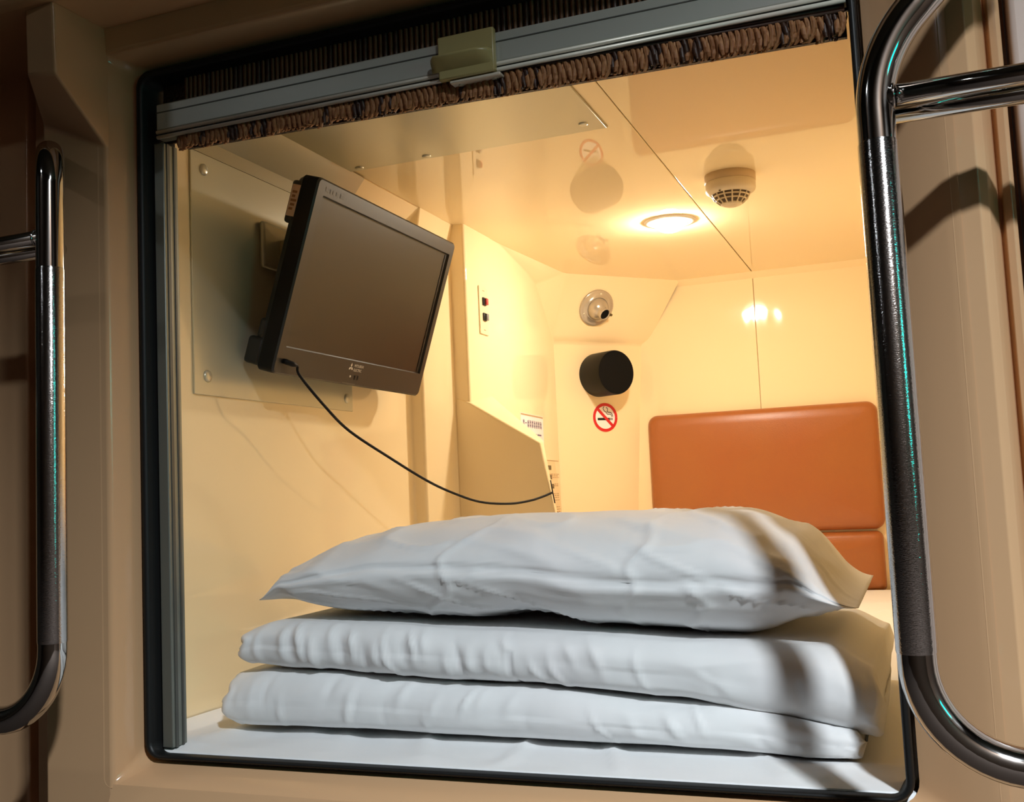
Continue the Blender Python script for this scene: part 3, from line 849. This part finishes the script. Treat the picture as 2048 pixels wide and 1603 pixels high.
def wr_low(s, t, c):
    f = max(0, c)**0.5
    st_ = math.sin(t)
    v = 0.0030*fbm(s*5, t*0.8, 2.0, 2) + 0.007*f*noise.noise(Vector((s*3.2, 1.7, 0)))
    v += 0.0030*f*noise.noise(Vector((s*11, st_*0.8, 6.0)))
    return v + f*crease_sum(CR_LOW, s, st_)
def wr_up(s, t, c):
    f = max(0, c)**0.5
    st_ = math.sin(t)
    v = 0.0030*fbm(s*5, t*0.8, 12.0, 2) + 0.007*f*noise.noise(Vector((s*3.0, 7.7, 0)))
    v += 0.0035*f*noise.noise(Vector((s*12, st_*0.8, 9.0)))
    v += 0.006*f*ridge(noise.noise(Vector((s*5+0.7*st_, st_*1.2, 5.5))), 3.0)*max(0, s-0.6)*2
    v -= 0.006*f*math.exp(-((s-0.485+0.004*st_)/0.0022)**2)*(1 if st_ < 0.3 else 0.4)      # seam of the cover
    return v + f*crease_sum(CR_UP, s, st_)
d1 = thing('folded_duvet', (-0.01, 0.40, ZB), 'white folded duvet lying lowest in the stack on the mattress', 'duvet')
softbody('cover', -0.440, 0.421, [(0, 0.392), (0.5, 0.388), (1, 0.385)], [(0, 0.462), (0.1, 0.470), (0.5, 0.455), (0.8, 0.440), (1, 0.418)],
         0.375, 0.278, 190, 96, 'cotton', d1, wr_low, end_round(0.022, 0.006), fold=1.25)
G().box((0.30, 0.125, 0.386), (0.4185, 0.42, 0.392)).obj('cover_hem', 'cotton', d1, bevel=0.002)
d2 = thing('folded_duvet', (0.01, 0.40, 0.47), 'white wrinkled folded duvet between the pillow and the lowest duvet', 'duvet')
softbody('cover', -0.416, 0.444, [(0, 0.478), (0.1, 0.472), (0.5, 0.458), (0.72, 0.447), (0.85, 0.425), (1, 0.405)], [(0, 0.520), (0.06, 0.535), (0.5, 0.522), (0.8, 0.510), (0.93, 0.505), (1, 0.480)],
         0.40, 0.298, 200, 96, 'cotton', d2, wr_up, end_round(0.020, 0.008), fold=1.25)
# pillow with its case
def pill_end(s):
    a = min(1, s/0.17); b = min(1, (1-s)/0.16)
    f = (1-(1-a)**2.0)**0.55 * (1-(1-b)**2.0)**0.65
    return max(0.02, f)
def wr_pil(s, t, c):
    f = max(0, c)
    v = 0.004*fbm(s*4, t*0.9, 22.0)
    st_ = math.sin(t)
    v -= 0.0070*ridge((st_ - 0.05 - 0.10*math.sin(s*7))*1.0, 11.0)*f
    v += 0.0040*f*max(0, 1-abs(st_ - 0.05 - 0.10*math.sin(s*7) + 0.13)*8)                    # stitched edge of the case
    v += 0.0045*f*ridge((s - 0.37 - 0.05*st_ + 0.02*math.sin(st_*6))*1.0, 60)           # crease down the front
    v += 0.004*f*ridge((s - 0.68 - 0.03*st_ + 0.01*math.sin(st_*9))*1.0, 60)
    v += 0.004*ridge(fbm(s*5+st_*1.2, t*0.9, 41.0, 2), 5.0)
    v += 0.006*f*max(0, -st_)*noise.noise(Vector((s*6, 3.3, 1.0)))
    return v
pw = thing('pillow', (0.02, 0.36, 0.53), 'plump white pillow in a creased case lying on top of the stack', 'pillow')
softbody('pillowcase', -0.392, 0.424, [(0, 0.545), (0.12, 0.536), (0.40, 0.528), (0.48, 0.534), (0.62, 0.516), (0.82, 0.507), (0.92, 0.520), (1, 0.540)],
         [(0, 0.585), (0.06, 0.630), (0.14, 0.645), (0.25, 0.662), (0.42, 0.670), (0.8, 0.664), (0.9, 0.640), (1, 0.562)],
         0.345, 0.235, 190, 110, 'cotton', pw, wr_pil, pill_end, 3.0, 2.2)

# ================================================================== roll blind
bl = thing('roller_blind', (0.0, 0.012, 1.30), 'brown woven reed blind rolled up over the capsule opening', 'blind')
BX0, BX1 = -0.442, 0.464
bar = G().box((BX0, -0.010, 1.2170), (BX1, 0.008, 1.2545)).obj('bottom_bar', 'alu', bl, bevel=0.002)
G().box((BX0, -0.0108, 1.2415), (BX1, -0.0098, 1.2428)).obj('bar_groove', 'aludark', bar)
tubemesh([(BX0, -0.0085, 1.2152), (BX1, -0.0085, 1.2152)], 0.0026, 12).obj('bar_lip', 'alulit', bar, smooth=True)
G().box((BX0, -0.005, 1.2070), (BX1, 0.008, 1.2172)).obj('bar_gap', 'aludark', bar)
tubemesh([(BX0, -0.0075, 1.2085), (BX1, -0.0075, 1.2085)], 0.0026, 12).obj('bar_lip', 'alulit', bar, smooth=True)
hd = G().box((-0.010, -0.020, 1.2035), (0.064, -0.0105, 1.258)).obj('pull_handle', 'clip', bl, bevel=0.002)
hr = G()
hpx = [(-0.018, 0.30), (-0.010, 0.95), (0.01, 1.0), (0.045, 1.0), (0.058, 0.6), (0.062, 0.05)]
secs = [[Vector((x, -0.0195 - 0.016*e_*cy, 1.229 + cz - 0.005*(1-cy))) for cy, cz in ((0, 0.006), (0.7, 0.0035), (1.0, 0.0), (0.95, -0.003), (0.4, -0.006), (0, -0.010))] for x, e_ in hpx]
for A_, B_ in zip(secs, secs[1:]): hr.strip(A_, B_)
hr.add(secs[0], [tuple(range(6))]); hr.add(secs[-1], [tuple(range(6))])
hr.obj('finger_ridge', 'clip', hd, merge=True, smooth=True)
G().box((0.003, -0.016, 1.1990), (0.069, 0.004, 1.2028)).obj('handle_tab', 'clear', hd, bevel=0.0012)
for x in (0.014, 0.058):
    lathe([(0.0035, 0.0), (0.003, 0.001), (0.0, 0.0012)], (x, -0.006, 1.1990), (0, 0, -1), 14).obj('screw', 'screw', hd)
# woven cloth behind the bar
HX0, HX1 = -0.412, 0.462
def hemz(x): return 1.1915 - 0.018*(x - HX0)/(HX1 - HX0)
cl_ = G()
for x0_, x1_ in ((HX0, HX1),):
    nseg = 60
    A_ = [Vector((HX0+(HX1-HX0)*k/nseg, 0.016, hemz(HX0+(HX1-HX0)*k/nseg)+0.004)) for k in range(nseg+1)]
    B_ = [Vector((p.x, 0.016, 1.335)) for p in A_]
    cl_.strip(A_, B_)
    C_ = [Vector((p.x, 0.022, p.z)) for p in A_]; D_ = [Vector((p.x, 0.022, p.z)) for p in B_]
    cl_.strip(C_, D_); cl_.strip(A_, C_)
cl_.obj('woven_cloth', 'weave', bl)
G().box((-0.456, 0.023, 1.21), (0.468, 0.027, 1.335)).obj('backing_cloth', 'weave', bl)
NT = 118
def reedmesh(name, w_, h, bend, m, strands=1):
    g = G()
    for q0 in range(strands):
        rings = []
        ph = q0*2.2
        for k, (zz, sc3) in enumerate(((0, 0.7), (0.2, 1.0), (0.5, 1.05), (0.8, 0.9), (1, 0.55))):
            tw = ph + zz*2.6
            ox = 0.0 if strands == 1 else 0.30*w_*math.cos(tw)
            oy = 0.0 if strands == 1 else 0.25*w_*math.sin(tw)
            rr_ = w_*(0.5 if strands == 1 else 0.30)*sc3
            hh = h*(1 - 0.07*(q0 % 2))
            rings.append([Vector((ox + rr_*math.cos(a) + bend*zz*zz, oy + rr_*0.85*math.sin(a), -hh*zz)) for a in [2*math.pi*q/5 for q in range(5)]])
        for A_, B_ in zip(rings, rings[1:]): g.strip(A_, B_, True)
        g.add(rings[-1], [tuple(range(5))])
    me = bpy.data.meshes.new(name)
    me.from_pydata([tuple(v) for v in g.v], [], g.f)
    me.materials.append(M[m])
    me.polygons.foreach_set('use_smooth', [True]*len(me.polygons))
    return me
pitch = (HX1 - HX0)/NT
tm = [reedmesh('tuft_mesh', pitch*1.6, 0.0255, b_, 'reed', 3) for b_ in (-0.006, -0.003, -0.008)]
td = reedmesh('tuft_mesh', pitch*1.5, 0.0255, -0.002, 'reeddark', 3)
rm = [reedmesh('reed_mesh', pitch*0.75, 0.085, b_, 'reedshade') for b_ in (0.0, 0.001)]
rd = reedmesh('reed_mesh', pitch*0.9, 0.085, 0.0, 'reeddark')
rb = random.Random(11)
for k in range(NT):
    x = HX0 + pitch*(k + 0.5)
    dark = (k % 13 == 5) or (k % 26 in (11, 12, 16))
    o = bpy.data.objects.new('tuft', td if dark else rb.choice(tm))
    COL.objects.link(o); o.parent = bl
    o.matrix_parent_inverse = Matrix.Translation(-bl.location)
    o.location = (x, 0.0005 + rb.uniform(-0.001, 0.001), hemz(x) + 0.0245 + rb.uniform(-0.0008, 0.0008))
    o.rotation_euler = (rb.uniform(-0.1, 0.1), 0, rb.uniform(-0.5, 0.5))
    o.scale = (1, 1, rb.uniform(0.95, 1.08))
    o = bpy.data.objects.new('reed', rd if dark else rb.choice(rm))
    COL.objects.link(o); o.parent = bl
    o.matrix_parent_inverse = Matrix.Translation(-bl.location)
    o.location = (x, 0.0135, 1.320 + rb.uniform(-0.002, 0.002))
    o.rotation_euler = (0, 0, rb.uniform(-0.5, 0.5))
for z, r_ in ((0.0265, 0.0022), (0.0310, 0.0024)):
    tubemesh([(HX0, -0.001, hemz(HX0)+z), (0.0, -0.001, hemz(0.0)+z), (HX1, -0.001, hemz(HX1)+z)], r_, 8).obj('cross_rod', 'reeddark', bl, smooth=True)

# ================================================================== chrome ladders
def ladder(sx, label, toppts, toprad, x0):
    t = thing('chrome_ladder', (sx*x0, -0.15, 0.45), label, 'ladder', 'chrome ladders beside the opening')
    Yp = -0.15
    path = fillet([(sx*(x0+0.32), Yp, 0.450), (sx*x0, Yp, 0.450)] + toppts, [0.088] + toprad, 14)
    tubemesh(path, 0.0172, 28).obj('post', 'chrome', t, smooth=True)
    z0, z1 = (0.545, 1.005)
    tubemesh([(sx*x0, Yp, z0), (sx*x0, Yp, z0+0.002), (sx*x0, Yp, z1-0.002), (sx*x0, Yp, z1)], [0.0173, 0.0178, 0.0178, 0.0173], 40, caps=False).obj('grip', 'grip', t, smooth=True)
    tubemesh([(sx*(x0+0.010), Yp-0.004, 1.045), (sx*(x0+0.32), Yp-0.004, 1.045)], 0.0098, 20).obj('rung', 'chrome', t, smooth=True)
    tubemesh([(sx*(x0+0.006), Yp+0.024, 1.037), (sx*(x0+0.32), Yp+0.024, 1.037)], 0.0095, 20).obj('rung', 'chrome', t, smooth=True)
    # weld bead where the rung meets the post
    tubemesh([(sx*(x0+0.0165), Yp-0.004+0.0105*math.cos(a), 1.045+0.0105*math.sin(a)) for a in [2*math.pi*q/16 for q in range(17)]], 0.0014, 8, caps=False).obj('weld_bead', 'chrome', t, smooth=True)
    tubemesh([(sx*(x0+0.32), Yp, 0.45), (sx*(x0+0.32), Yp, 1.2)], 0.0172, 20).obj('post', 'chrome', t, smooth=True)
    return t
ladder(1, 'chrome tube ladder beside the opening whose post bends outward at its top', [(0.487, -0.15, 1.085), (0.64, -0.15, 1.24)], [0.13], 0.487)
ladder(-1, 'chrome tube ladder whose post runs up into the moulded overhang', [(-0.492, -0.15, 1.158), (-0.594, -0.048, 1.184)], [0.055], 0.492)
